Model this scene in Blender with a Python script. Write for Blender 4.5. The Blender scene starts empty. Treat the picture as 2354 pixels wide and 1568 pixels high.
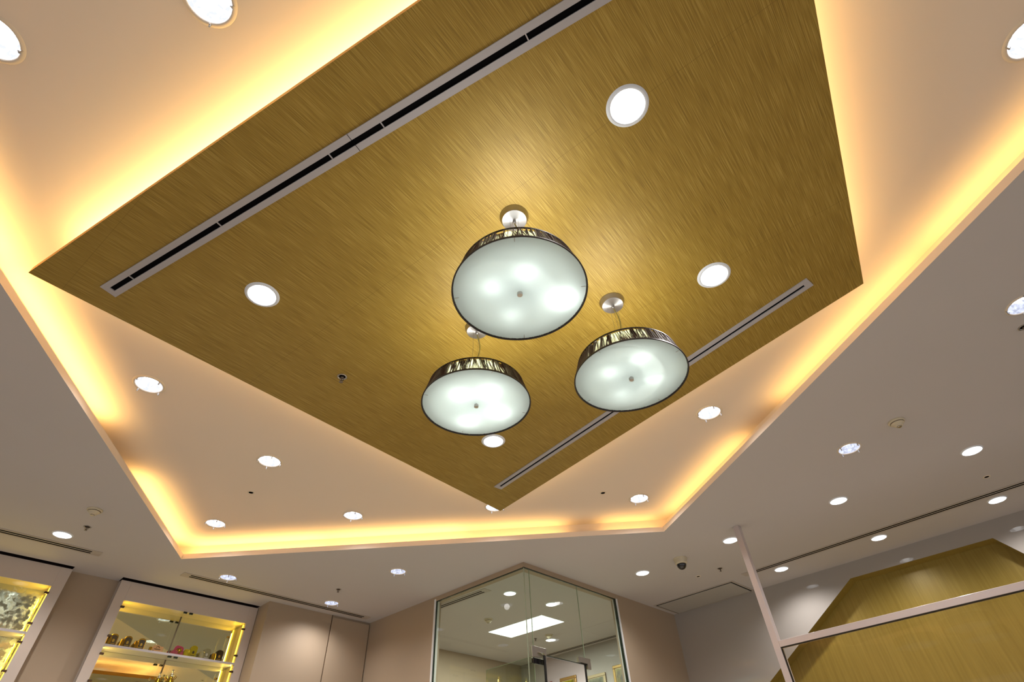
import bpy, bmesh, math, random
from mathutils import Vector, Matrix
from mathutils.geometry import delaunay_2d_cdt

random.seed(7)
PI = math.pi
scene = bpy.context.scene
C = scene.collection
cos, sin = math.cos, math.sin

H = 3.20      # lower ceiling
T = 3.35      # tray ceiling
P = 3.18      # underside of gold panel
PT = 0.04     # gold panel thickness

# ------------------------------------------------------------------ helpers
def obj(name, bm, m, parent=None, loc=(0, 0, 0), smooth=False):
    me = bpy.data.meshes.new(name)
    bm.normal_update()
    bm.to_mesh(me); bm.free()
    if m: me.materials.append(m)
    if smooth:
        for p in me.polygons: p.use_smooth = True
    o = bpy.data.objects.new(name, me)
    C.objects.link(o)
    o.location = loc
    if parent: o.parent = parent
    return o

def tag(o, label, cat, group=None):
    o['label'] = label; o['category'] = cat
    if group: o['group'] = group
    return o

def thing(name, label, cat, loc=(0, 0, 0), rotz=0, group=None):
    o = bpy.data.objects.new(name, None)
    C.objects.link(o)
    o.empty_display_size = 0.05
    o.location = loc; o.rotation_euler = (0, 0, rotz)
    return tag(o, label, cat, group)

def struct(name, bm, m, parent=None, loc=(0, 0, 0)):
    o = obj(name, bm, m, parent, loc)
    if parent is None: o['kind'] = 'structure'
    return o

def dup(root, loc, label, rotz=0, group=None):
    r = root.copy(); C.objects.link(r)
    r.location = loc; r.rotation_euler = (0, 0, rotz); r['label'] = label
    if group: r['group'] = group
    for ch in list(root.children):
        c = ch.copy(); C.objects.link(c); c.parent = r
        for g in ch.children:
            d = g.copy(); C.objects.link(d); d.parent = c
    return r

def box(x0, x1, y0, y1, z0, z1, bm=None):
    bm = bm or bmesh.new()
    v = [bm.verts.new(p) for p in ((x0,y0,z0),(x1,y0,z0),(x1,y1,z0),(x0,y1,z0),(x0,y0,z1),(x1,y0,z1),(x1,y1,z1),(x0,y1,z1))]
    for f in ((0,3,2,1),(4,5,6,7),(0,1,5,4),(1,2,6,5),(2,3,7,6),(3,0,4,7)):
        bm.faces.new([v[i] for i in f])
    return bm

def bevel(bm, w, seg=2):
    bmesh.ops.bevel(bm, geom=list(bm.edges), offset=w, segments=seg, affect='EDGES', profile=0.5)
    return bm

def prism(poly, z0, z1, bm=None):
    bm = bm or bmesh.new()
    a = [bm.verts.new((x, y, z0)) for x, y in poly]
    b = [bm.verts.new((x, y, z1)) for x, y in poly]
    n = len(poly)
    bm.faces.new(list(reversed(a))); bm.faces.new(b)
    for i in range(n):
        bm.faces.new((a[i], a[(i+1) % n], b[(i+1) % n], b[i]))
    bmesh.ops.recalc_face_normals(bm, faces=bm.faces)
    return bm

def seg_prism(p, q, w0, w1, z0, z1, bm=None):
    """box along p->q in plan, from offset w0 to w1 to the left of the direction"""
    p = Vector(p); q = Vector(q); d = (q-p).normalized(); n = Vector((-d.y, d.x))
    return prism([p+n*w0, q+n*w0, q+n*w1, p+n*w1], z0, z1, bm)

def ring_walls(poly, z0, z1, bm=None):
    bm = bm or bmesh.new()
    a = [bm.verts.new((x, y, z0)) for x, y in poly]
    b = [bm.verts.new((x, y, z1)) for x, y in poly]
    for i in range(len(poly)):
        j = (i+1) % len(poly)
        bm.faces.new((a[i], a[j], b[j], b[i]))
    return bm

def ring_flat(p0, p1, z, bm=None):
    bm = bm or bmesh.new()
    a = [bm.verts.new((x, y, z)) for x, y in p0]
    b = [bm.verts.new((x, y, z)) for x, y in p1]
    for i in range(len(p0)):
        j = (i+1) % len(p0)
        bm.faces.new((a[i], a[j], b[j], b[i]))
    return bm

def lathe(prof, n=40, bm=None, cx=0, cy=0, a0=0.0):
    bm = bm or bmesh.new()
    rows = []
    for r, z in prof:
        if r < 1e-6: rows.append([bm.verts.new((cx, cy, z))])
        else: rows.append([bm.verts.new((cx+r*cos(a0+2*PI*i/n), cy+r*sin(a0+2*PI*i/n), z)) for i in range(n)])
    for k in range(len(rows)-1):
        A, B = rows[k], rows[k+1]
        for i in range(n):
            j = (i+1) % n
            if len(A) == 1 and len(B) == 1: continue
            if len(A) == 1: bm.faces.new((A[0], B[i], B[j]))
            elif len(B) == 1: bm.faces.new((A[i], A[j], B[0]))
            else: bm.faces.new((A[i], A[j], B[j], B[i]))
    bmesh.ops.recalc_face_normals(bm, faces=bm.faces)
    return bm

def tube(pts, r, n=8, bm=None):
    bm = bm or bmesh.new()
    pts = [Vector(p) for p in pts]; rows = []
    for i, p in enumerate(pts):
        d = (pts[min(i+1, len(pts)-1)] - pts[max(i-1, 0)]).normalized()
        u = d.orthogonal().normalized(); v = d.cross(u)
        if rows:
            u = (lastu - d*lastu.dot(d)).normalized(); v = d.cross(u)
        lastu = u
        rows.append([bm.verts.new(p + (u*cos(2*PI*k/n) + v*sin(2*PI*k/n))*r) for k in range(n)])
    for A, B in zip(rows, rows[1:]):
        for k in range(n): bm.faces.new((A[k], A[(k+1) % n], B[(k+1) % n], B[k]))
    bm.faces.new(list(reversed(rows[0]))); bm.faces.new(rows[-1])
    bmesh.ops.recalc_face_normals(bm, faces=bm.faces)
    return bm

def offset_poly(poly, s):
    """mitred outward offset of a convex polygon"""
    n = len(poly); c = sum((Vector(p) for p in poly), Vector((0, 0)))/n
    out = []
    def nrm(a, b):
        d = (b-a).normalized(); m = Vector((d.y, -d.x))
        return m if m.dot((a+b)/2-c) > 0 else -m
    for i in range(n):
        a, b, d = Vector(poly[i-1]), Vector(poly[i]), Vector(poly[(i+1) % n])
        n1, n2 = nrm(a, b), nrm(b, d)
        out.append(b + (n1+n2)*s/(1+n1.dot(n2)))
    return [tuple(v) for v in out]

def inside(poly, p):
    r = False; n = len(poly)
    for i in range(n):
        (x1, y1), (x2, y2) = poly[i], poly[(i+1) % n]
        if (y1 > p[1]) != (y2 > p[1]) and p[0] < (x2-x1)*(p[1]-y1)/(y2-y1)+x1: r = not r
    return r

def circle(x, y, r, n=40): return [(x+r*cos(2*PI*i/n), y+r*sin(2*PI*i/n)) for i in range(n)]

def flat_with_holes(outer, holes, put, bm=None):
    """planar sheet with polygonal holes; put(x,y)->3D"""
    bm = bm or bmesh.new()
    vs, es = [], []
    for poly in [outer]+holes:
        k = len(vs)
        vs += [Vector(p) for p in poly]
        es += [(k+i, k+(i+1) % len(poly)) for i in range(len(poly))]
    v2, e2, f2, *_ = delaunay_2d_cdt(vs, es, [], 0, 1e-6)
    bv = [bm.verts.new(put(p.x, p.y)) for p in v2]
    for f in f2:
        cx = sum(v2[i].x for i in f)/len(f); cy = sum(v2[i].y for i in f)/len(f)
        if inside(outer, (cx, cy)) and not any(inside(h, (cx, cy)) for h in holes):
            bm.faces.new([bv[i] for i in f])
    for v in [v for v in bm.verts if not v.link_faces]: bm.verts.remove(v)
    return bm

# ------------------------------------------------------------------ materials
def new_mat(name):
    m = bpy.data.materials.new(name); m.use_nodes = True
    nt = m.node_tree; nt.nodes.clear()
    out = nt.nodes.new('ShaderNodeOutputMaterial')
    return m, nt, nt.nodes, nt.links, out

def s2l(c):
    return tuple(((v/255)/12.92 if v/255 <= 0.04045 else (((v/255)+0.055)/1.055)**2.4) for v in c)

def plain(name, rgb, rough=0.6, metal=0.0, spec=0.4, var=0.04, scale=6.0, bump=0.0, bscale=80, emis=None, estr=0, coat=0.0, coat_rough=0.05):
    m, nt, N, L, out = new_mat(name)
    b = N.new('ShaderNodeBsdfPrincipled')
    tc = N.new('ShaderNodeTexCoord'); nz = N.new('ShaderNodeTexNoise')
    nz.inputs['Scale'].default_value = scale; nz.inputs['Detail'].default_value = 3
    L.new(tc.outputs['Object'], nz.inputs['Vector'])
    mx = N.new('ShaderNodeMixRGB'); c = s2l(rgb)
    mx.inputs[1].default_value = (*[v*(1-var) for v in c], 1); mx.inputs[2].default_value = (*[min(1, v*(1+var)) for v in c], 1)
    L.new(nz.outputs['Fac'], mx.inputs[0]); L.new(mx.outputs[0], b.inputs['Base Color'])
    b.inputs['Roughness'].default_value = rough; b.inputs['Metallic'].default_value = metal
    b.inputs['Specular IOR Level'].default_value = spec
    b.inputs['Coat Weight'].default_value = coat; b.inputs['Coat Roughness'].default_value = coat_rough
    if emis:
        b.inputs['Emission Color'].default_value = (*s2l(emis), 1); b.inputs['Emission Strength'].default_value = estr
    if bump:
        n2 = N.new('ShaderNodeTexNoise'); n2.inputs['Scale'].default_value = bscale
        L.new(tc.outputs['Object'], n2.inputs['Vector'])
        bp = N.new('ShaderNodeBump'); bp.inputs['Strength'].default_value = bump; bp.inputs['Distance'].default_value = 0.002
        L.new(n2.outputs['Fac'], bp.inputs['Height']); L.new(bp.outputs[0], b.inputs['Normal'])
    L.new(b.outputs[0], out.inputs[0])
    return m

def wallpaper(name, angle, dark, mid, light, along=7.0, across=400.0, rough=0.5, seams=None, plane='XY', bump=0.35, spec=0.5):
    """gold grasscloth: long fine streaks along one direction"""
    m, nt, N, L, out = new_mat(name)
    b = N.new('ShaderNodeBsdfPrincipled')
    tc = N.new('ShaderNodeTexCoord')
    rot = N.new('ShaderNodeMapping')
    rot.inputs['Rotation'].default_value = angle
    L.new(tc.outputs['Object'], rot.inputs['Vector'])
    def noise(sx, sy, sz, detail=2, rgh=0.6):
        mp = N.new('ShaderNodeMapping'); mp.inputs['Scale'].default_value = (sx, sy, sz)
        L.new(rot.outputs[0], mp.inputs['Vector'])
        nz = N.new('ShaderNodeTexNoise'); nz.inputs['Scale'].default_value = 1.0
        nz.inputs['Detail'].default_value = detail; nz.inputs['Roughness'].default_value = rgh
        L.new(mp.outputs[0], nz.inputs['Vector']); return nz.outputs['Fac']
    fine = noise(along, across, across); med = noise(along*0.5, across*0.28, across*0.28, 3); blot = noise(1.6, 3.0, 3.0, 3)
    def math_(op, a, bb):
        n = N.new('ShaderNodeMath'); n.operation = op
        for i, v in enumerate((a, bb)):
            if isinstance(v, (int, float)): n.inputs[i].default_value = v
            else: L.new(v, n.inputs[i])
        return n.outputs[0]
    f = math_('ADD', math_('MULTIPLY', fine, 0.72), math_('ADD', math_('MULTIPLY', med, 0.16), math_('MULTIPLY', blot, 0.12)))
    cr = N.new('ShaderNodeValToRGB'); e = cr.color_ramp.elements
    e[0].position = 0.34; e[0].color = (*s2l(dark), 1); e[1].position = 0.67; e[1].color = (*s2l(light), 1)
    k = e.new(0.49); k.color = (*s2l(mid), 1)
    L.new(f, cr.inputs[0])
    col = cr.outputs[0]
    if seams:
        sx = N.new('ShaderNodeSeparateXYZ'); L.new(rot.outputs[0], sx.inputs[0])
        t = math_('PINGPONG', math_('ADD', sx.outputs['X'], 20.31), seams/2)
        lt = math_('LESS_THAN', t, 0.0012)
        mx = N.new('ShaderNodeMixRGB'); mx.inputs[2].default_value = (*s2l(dark), 1)
        L.new(math_('MULTIPLY', lt, 0.55), mx.inputs[0]); L.new(col, mx.inputs[1]); col = mx.outputs[0]
    L.new(col, b.inputs['Base Color'])
    b.inputs['Roughness'].default_value = rough; b.inputs['Metallic'].default_value = 0.15
    b.inputs['Specular IOR Level'].default_value = spec
    bp = N.new('ShaderNodeBump'); bp.inputs['Strength'].default_value = bump; bp.inputs['Distance'].default_value = 0.002
    L.new(f, bp.inputs['Height']); L.new(bp.outputs[0], b.inputs['Normal'])
    L.new(b.outputs[0], out.inputs[0])
    return m

def emitter(name, rgb, strength, var=0.0, scale=40):
    m, nt, N, L, out = new_mat(name)
    e = N.new('ShaderNodeEmission'); e.inputs['Strength'].default_value = strength
    c = s2l(rgb)
    tc = N.new('ShaderNodeTexCoord'); nz = N.new('ShaderNodeTexNoise'); nz.inputs['Scale'].default_value = scale
    L.new(tc.outputs['Object'], nz.inputs['Vector'])
    cr = N.new('ShaderNodeValToRGB'); cr.color_ramp.elements[0].position = 0.4; cr.color_ramp.elements[1].position = 0.62
    cr.color_ramp.elements[0].color = (*[v*(1-var) for v in c], 1); cr.color_ramp.elements[1].color = (*c, 1)
    L.new(nz.outputs['Fac'], cr.inputs[0]); L.new(cr.outputs[0], e.inputs[0])
    L.new(e.outputs[0], out.inputs[0])
    return m

def pane_glass(name, tint, refl=2.0, rough=0.0):
    m, nt, N, L, out = new_mat(name)
    tr = N.new('ShaderNodeBsdfTransparent'); tr.inputs[0].default_value = (*tint, 1)
    gl = N.new('ShaderNodeBsdfGlossy'); gl.inputs['Roughness'].default_value = rough
    fr = N.new('ShaderNodeFresnel'); fr.inputs['IOR'].default_value = 1.45
    mu = N.new('ShaderNodeMath'); mu.operation = 'MULTIPLY'; mu.inputs[1].default_value = refl
    mx = N.new('ShaderNodeMixShader')
    ge = N.new('ShaderNodeNewGeometry'); iv = N.new('ShaderNodeMath'); iv.operation = 'SUBTRACT'; iv.inputs[0].default_value = 1.0
    fm = N.new('ShaderNodeMath'); fm.operation = 'MULTIPLY'
    L.new(ge.outputs['Backfacing'], iv.inputs[1]); L.new(iv.outputs[0], fm.inputs[1]); L.new(fr.outputs[0], fm.inputs[0])
    L.new(fm.outputs[0], mu.inputs[0]); L.new(mu.outputs[0], mx.inputs[0])
    L.new(tr.outputs[0], mx.inputs[1]); L.new(gl.outputs[0], mx.inputs[2]); L.new(mx.outputs[0], out.inputs[0])
    return m

def mirror_mat(name, rgb, haze=0.0):
    m, nt, N, L, out = new_mat(name)
    b = N.new('ShaderNodeBsdfPrincipled')
    b.inputs['Metallic'].default_value = 1.0; b.inputs['Base Color'].default_value = (*rgb, 1)
    tc = N.new('ShaderNodeTexCoord'); nz = N.new('ShaderNodeTexNoise'); nz.inputs['Scale'].default_value = 30 if haze else 8
    nz.inputs['Detail'].default_value = 8
    L.new(tc.outputs['Object'], nz.inputs['Vector'])
    cr = N.new('ShaderNodeMapRange'); cr.inputs['From Min'].default_value = 0.35; cr.inputs['From Max'].default_value = 0.7
    cr.inputs['To Min'].default_value = 0.0; cr.inputs['To Max'].default_value = haze if haze else 0.012
    L.new(nz.outputs['Fac'], cr.inputs['Value']); L.new(cr.outputs[0], b.inputs['Roughness'])
    if haze:
        bp = N.new('ShaderNodeBump'); bp.inputs['Strength'].default_value = 0.04; bp.inputs['Distance'].default_value = 0.01
        L.new(nz.outputs['Fac'], bp.inputs['Height']); L.new(bp.outputs[0], b.inputs['Normal'])
    L.new(b.outputs[0], out.inputs[0])
    return m

def fabric_strings(name):
    """dark string shade: dense threads that let the lamp light through in slanted streaks"""
    m, nt, N, L, out = new_mat(name)
    tc = N.new('ShaderNodeTexCoord'); sp = N.new('ShaderNodeSeparateXYZ'); L.new(tc.outputs['Object'], sp.inputs[0])
    at = N.new('ShaderNodeMath'); at.operation = 'ARCTAN2'; L.new(sp.outputs['Y'], at.inputs[0]); L.new(sp.outputs['X'], at.inputs[1])
    skew = N.new('ShaderNodeMath'); skew.operation = 'MULTIPLY_ADD'; L.new(sp.outputs['Z'], skew.inputs[0]); skew.inputs[1].default_value = 0.7; L.new(at.outputs[0], skew.inputs[2])
    cb = N.new('ShaderNodeCombineXYZ'); L.new(skew.outputs[0], cb.inputs['X']); L.new(sp.outputs['Z'], cb.inputs['Y'])
    def noise(sx, sy, d):
        mp = N.new('ShaderNodeMapping'); mp.inputs['Scale'].default_value = (sx, sy, 1); L.new(cb.outputs[0], mp.inputs['Vector'])
        nz = N.new('ShaderNodeTexNoise'); nz.inputs['Scale'].default_value = 1; nz.inputs['Detail'].default_value = d
        L.new(mp.outputs[0], nz.inputs['Vector']); return nz.outputs['Fac']
    a = noise(55, 9, 3); b2 = noise(9, 3, 2)
    ad = N.new('ShaderNodeMath'); ad.operation = 'ADD'; L.new(a, ad.inputs[0]); L.new(b2, ad.inputs[1])
    mr = N.new('ShaderNodeMapRange'); mr.inputs['From Min'].default_value = 0.92; mr.inputs['From Max'].default_value = 1.2
    mr.inputs['To Min'].default_value = 0.0; mr.inputs['To Max'].default_value = 0.75
    L.new(ad.outputs[0], mr.inputs['Value'])
    dk = N.new('ShaderNodeBsdfPrincipled'); dk.inputs['Base Color'].default_value = (*s2l((74, 52, 48)), 1); dk.inputs['Roughness'].default_value = 0.45
    tl = N.new('ShaderNodeBsdfTranslucent'); tl.inputs[0].default_value = (*s2l((255, 250, 200)), 1)
    mx = N.new('ShaderNodeMixShader'); L.new(mr.outputs[0], mx.inputs[0]); L.new(dk.outputs[0], mx.inputs[1]); L.new(tl.outputs[0], mx.inputs[2])
    L.new(mx.outputs[0], out.inputs[0])
    return m

def frosted(name):
    m, nt, N, L, out = new_mat(name)
    tl = N.new('ShaderNodeBsdfTranslucent'); df = N.new('ShaderNodeBsdfPrincipled')
    tc = N.new('ShaderNodeTexCoord'); nz = N.new('ShaderNodeTexNoise'); nz.inputs['Scale'].default_value = 300
    L.new(tc.outputs['Object'], nz.inputs['Vector'])
    cr = N.new('ShaderNodeMixRGB'); cr.inputs[1].default_value = (0.198, 0.220, 0.207, 1); cr.inputs[2].default_value = (0.204, 0.226, 0.213, 1)
    L.new(nz.outputs['Fac'], cr.inputs[0]); L.new(cr.outputs[0], tl.inputs[0])
    df.inputs['Base Color'].default_value = (*s2l((200, 212, 206)), 1); df.inputs['Roughness'].default_value = 0.35
    mx = N.new('ShaderNodeMixShader'); mx.inputs[0].default_value = 0.3
    L.new(tl.outputs[0], mx.inputs[1]); L.new(df.outputs[0], mx.inputs[2]); L.new(mx.outputs[0], out.inputs[0])
    return m

M = {}
M['ceil'] = plain('ceiling_paint', (190, 185, 185), 0.85, spec=0.1, var=0.015, scale=2, bump=0.03)
M['tray'] = plain('tray_paint', (224, 209, 194), 0.85, spec=0.1, var=0.012, scale=2, bump=0.03)
M['lip'] = plain('tray_lip_paint', (230, 216, 202), 0.6, spec=0.3, var=0.01)
M['gold'] = wallpaper('gold_grasscloth', (0, 0, -math.atan2(0.12, 1.0)), (122, 95, 24), (147, 118, 37), (178, 150, 72), seams=0.9)
M['gold_edge'] = plain('gold_edge', (172, 120, 30), 0.5, metal=0.2)
M['niche'] = wallpaper('niche_gold_paper', (0, math.radians(90), 0), (136, 114, 44), (143, 121, 50), (151, 129, 57), along=2.0, across=60.0, rough=0.34, bump=0.06)
M['wall'] = plain('wall_taupe', (164, 145, 124), 0.55, spec=0.3, var=0.015, scale=2)
M['wallgloss'] = plain('wall_gloss_grey', (158, 151, 145), 0.6, spec=0.1, var=0.01, scale=2, coat=1.0, coat_rough=0.015)
M['floor'] = plain('floor_stone', (196, 184, 168), 0.35, spec=0.5, var=0.08, scale=3)
M['white'] = plain('white_enamel', (224, 224, 226), 0.4, var=0.01)
M['trim'] = plain('downlight_trim_white', (214, 218, 226), 0.4, var=0.01)
M['trimcream'] = plain('downlight_trim_cream', (212, 198, 180), 0.5, var=0.01)
M['diff'] = plain('diffuser_aluminium', (168, 163, 166), 0.45, spec=0.4, var=0.01)
M['ceilslot'] = plain('diffuser_ceiling_colour', (176, 166, 158), 0.6, var=0.01)
M['dark'] = plain('dark_slot', (8, 7, 9), 0.9, spec=0.05)
M['black'] = plain('black_rubber', (16, 14, 14), 0.5)
M['brown'] = plain('shade_rim_dark', (34, 22, 22), 0.45)
M['chrome'] = plain('chrome', (215, 215, 215), 0.12, metal=1.0, var=0.02)
M['steel'] = plain('brushed_steel', (178, 172, 166), 0.32, metal=1.0, var=0.12, scale=40)
M['brass'] = plain('sprinkler_metal', (120, 108, 98), 0.35, metal=0.9, var=0.1, scale=60)
def brushed(name, rgb, rough):
    m = plain(name, rgb, rough, metal=1.0, var=0.05, scale=40)
    nt = m.node_tree; b = [n for n in nt.nodes if n.type == 'BSDF_PRINCIPLED'][0]
    tg = nt.nodes.new('ShaderNodeTangent'); tg.direction_type = 'RADIAL'; tg.axis = 'Z'
    b.inputs['Anisotropic'].default_value = 0.85; nt.links.new(tg.outputs[0], b.inputs['Tangent'])
    return m
M['canopy'] = brushed('brushed_canopy', (176, 172, 172), 0.34)
M['cord'] = plain('clear_cord', (134, 122, 60), 0.4)
M['plastic'] = plain('ivory_plastic', (196, 184, 160), 0.45, var=0.03)
M['dome'] = plain('smoked_dome', (22, 22, 26), 0.08, spec=0.7)
M['frosted'] = frosted('frosted_glass')
M['shade'] = fabric_strings('string_shade')
M['string'] = plain('dark_string', (78, 58, 54), 0.5)
M['lining'] = plain('shade_lining_white', (236, 240, 232), 0.7)
M['glass'] = pane_glass('green_tinted_glass', (0.87, 0.915, 0.855), 1.6)
M['door_glass'] = pane_glass('cabinet_glass', (0.97, 0.98, 0.93), 0.9)
M['part_glass'] = pane_glass('partition_glass', (0.92, 0.90, 0.87), 0.45)
M['lens'] = pane_glass('lamp_lens_glass', (0.99, 0.99, 1.0), 0.5)
M['glass_edge'] = plain('green_glass_edge', (30, 44, 34), 0.15, spec=0.6)
M['joint'] = plain('glass_joint', (150, 160, 140), 0.1, spec=0.8)
M['mirror'] = mirror_mat('cabinet_mirror', (0.80, 0.80, 0.64))
M['mirror_old'] = mirror_mat('frosted_silver_mirror', (0.58, 0.62, 0.58), 0.45)
M['lacquer'] = plain('cabinet_lacquer', (196, 182, 172), 0.28, spec=0.4, var=0.01, coat=0.35, coat_rough=0.06)
M['cabin'] = plain('cabinet_inside_cream', (220, 198, 128), 0.4, var=0.02)
M['shelf'] = plain('cabinet_shelf_white', (178, 170, 170), 0.35, var=0.01)
M['led'] = emitter('yellow_led_strip', (255, 206, 66), 4.2)
M['bulb'] = emitter('lamp_tube', (246, 250, 255), 9.0)
M['ring'] = emitter('fill_ring_glow', (244, 255, 248), 15.0)  # emission for the unseen ring added inside each pendant
M['refl_hot'] = emitter('reflector_glow', (250, 252, 255), 2.2)  # reflector cups emit light themselves, standing in for reflected bulb light
M['refl'] = emitter('reflector_glow_mottled', (226, 232, 255), 1.35, var=0.4, scale=55)  # noise in the glow imitates uneven reflections in the cup
M['refl_tray'] = emitter('reflector_glow_mottled_bright', (240, 244, 255), 2.0, var=0.45, scale=45)
M['panel_light'] = emitter('light_panel_diffuser', (252, 255, 252), 3.2)
M['hook'] = plain('dark_hinge', (84, 66, 50), 0.35, metal=0.7)
M['lock'] = plain('green_black_clip', (34, 40, 24), 0.25, metal=0.3)
M['picgold'] = plain('gilt_frame', (146, 118, 66), 0.4, metal=0.5, var=0.15, scale=60)
M['picgrey'] = plain('grey_gilt_frame', (158, 142, 110), 0.45, metal=0.3, var=0.12, scale=60)
M['picred'] = plain('red_brown_frame', (126, 50, 34), 0.45, var=0.12, scale=60)
M['frame_pink'] = plain('partition_white_frame', (190, 177, 175), 0.3, spec=0.45, var=0.008, coat=0.2)

# ------------------------------------------------------------------ plan
B = (1.264, 5.167); Cc = (4.058, 2.125)                      # tray corners in view
E_ = (0.378, -3.83); F_ = (-2.71, -0.60)
TRAY = [B, Cc, E_, F_]
TRAY_O = offset_poly(TRAY, 0.100)
LIP_O = offset_poly(TRAY, 0.012)
PANEL = [(-0.412, 2.449), (2.700, 2.729), (2.391, -0.087), (0.457, -0.539)]

# ------------------------------------------------------------------ downlights
RW = 0.062; RC = 0.074
panel_dl = [((0.887, 0.205), 'white-trimmed downlight in the gold panel, above the largest pendant in the photo', 0.6),
            ((0.371, 1.893), 'white-trimmed downlight in the gold panel by the left end of the long slot diffuser', 2.2),
            ((1.813, 0.386), 'white-trimmed downlight in the gold panel near the right end of the short slot diffuser', 1.2),
            ((1.995, 2.063), 'white-trimmed downlight in the gold panel just below the front pendant', 0.0)]
tray_dl = [((0.252, 3.157), 'clip-lens downlight in the cream tray, nearest the left corner of the gold panel', 1.0),
           ((1.163, 3.485), 'clip-lens downlight in the cream tray above the small dark sensor on the left side', 0.3),
           ((1.290, 4.668), 'clip-lens downlight tucked in the left glowing corner of the cream tray', 0.3),
           ((2.066, 3.825), 'clip-lens downlight in the cream tray midway along the front glowing edge', 0.2),
           ((2.855, 2.950), 'clip-lens downlight in the tray half hidden behind the lowest corner of the gold panel', 0.1),
           ((3.664, 2.069), 'clip-lens downlight near the right glowing corner of the cream tray', 0.0),
           ((3.022, 1.048), 'very bright clip-lens downlight in the tray between gold panel and right glowing edge', -0.2),
           ((-0.316, 0.979), 'downlight cut by the top photo edge, in the cream tray left of the gold panel', 1.6),
           ((-0.777, 1.588), 'downlight cut by the left edge of the photo, in the upper cream tray', 1.9),
           ((1.825, -0.950), 'downlight cut by the upper right edge of the photo, in the cream tray', 0.9)]
low_clip = [((1.737, 5.319), 'clip-lens downlight in the grey ceiling over the slot diffuser above the bottle cabinet', 0.2),
            ((2.823, 5.354), 'clip-lens downlight in the grey ceiling beside the right end of the cabinet-side slot diffuser', 0.5),
            ((2.845, 4.243), 'clip-lens downlight in the grey ceiling below the front edge of the glowing tray', 0.4),
            ((3.917, 0.526), 'clip-lens downlight in the grey ceiling beside the right-hand smoke detector', 0.0),
            ((3.181, -0.613), 'clip-lens downlight in the grey ceiling cut by the right edge of the photo', 0.7)]
low_white = [((0.406, 5.249), 'round white downlight in the grey ceiling beside the far left sprinkler'),
             ((4.702, 2.796), 'round white downlight between the glass corner and the dome camera'),
             ((4.677, 1.836), 'round white downlight touching the top of the white partition post'),
             ((4.661, 0.881), 'round white downlight in the grey ceiling, second out from the partition post'),
             ((4.629, -0.065), 'round white downlight in the grey ceiling above the small dark sensor by the right edge'),
             ((5.722, 1.843), 'round white downlight between slot diffuser and glossy wall, nearest the partition post'),
             ((5.703, 0.912), 'round white downlight between slot diffuser and glossy wall, above the gold niche'),
             ((5.687, -0.016), 'round white downlight between slot diffuser and glossy wall, nearest the right edge')]
in_white = [((4.077, 4.011), 'round white downlight inside the glass room near its outer corner'),
            ((4.673, 3.969), 'round white downlight inside the glass room, right of its light panel'),
            ((5.680, 4.889), 'round white downlight inside the glass room beyond the light panel')]

# ------------------------------------------------------------------ structure: ceilings
GAPS = [[(1.036, 5.880), (2.318, 5.880), (2.318, 6.0), (1.036, 6.0)], [(-0.62, 5.880), (0.656, 5.880), (0.656, 6.0), (-0.62, 6.0)]]
low_holes = [TRAY] + GAPS + [circle(x, y, RC if k == 'c' else RW) for k, L_ in (('c', low_clip), ('w', low_white), ('w', in_white)) for (x, y), *_ in L_]
struct('ceiling', flat_with_holes([(-5, -5), (6.45, -5), (6.45, 6.3), (-5, 6.3)], low_holes, lambda x, y: (x, y, H)), M['ceil'])
struct('ceiling', flat_with_holes(TRAY_O, [circle(x, y, RC) for (x, y), *_ in tray_dl], lambda x, y: (x, y, T)), M['tray'])
bm = ring_walls(TRAY, H, H+0.042); ring_flat(TRAY, LIP_O, H+0.042, bm); ring_walls(LIP_O, H+0.004, H+0.042, bm)
struct('trim_1', bm, M['lip'])
bm = ring_flat(TRAY, TRAY_O, H+0.004); ring_walls(TRAY_O, H+0.004, T, bm)
struct('trim_2', bm, M['tray'])

bm = bmesh.new()
for g in GAPS:
    ring_walls(g, H, H+0.06, bm); bm.faces.new([bm.verts.new((x, y, H+0.06)) for x, y in g])
struct('dark_gap', bm, M['brown'])  # dark-lined slots cut into the ceiling to darken the band above the cabinets

# gold suspended panel
t = thing('ceiling_panel', 'large gold grasscloth panel suspended below the glowing cream tray ceiling', 'ceiling panel', (1.3, 1.1, P))
off = lambda p: (p[0]-1.3, p[1]-1.1)
pp = [off(p) for p in PANEL]; ph = [circle(*off(c), RW) for c, *_ in panel_dl]
obj('face', flat_with_holes(pp, ph, lambda x, y: (x, y, 0)), M['gold'], t)
bm = flat_with_holes(pp, ph, lambda x, y: (x, y, PT)); ring_walls(pp, 0.0, PT, bm)
e = obj('edge', bm, M['gold_edge'], t); e['label'] = 'thin plain golden edge'

# ------------------------------------------------------------------ downlight prototypes
def spot(name, parent, z, energy, size, color, radius=0.03, blend=0.6):
    l = bpy.data.lights.new(name, 'SPOT'); l.energy = energy; l.spot_size = math.radians(size); l.spot_blend = blend
    l.color = color; l.shadow_soft_size = radius
    o = bpy.data.objects.new(name, l); C.objects.link(o); o.location = (0, 0, z); o.parent = parent
    return o

def cfl(x, z, half, r):
    pts = [(x-0.012, -half, z), (x-0.012, half*0.7, z), (x-0.009, half*0.9, z), (x, half, z), (x+0.009, half*0.9, z), (x+0.012, half*0.7, z), (x+0.012, -half, z)]
    return tube(pts, r, 8)

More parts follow.
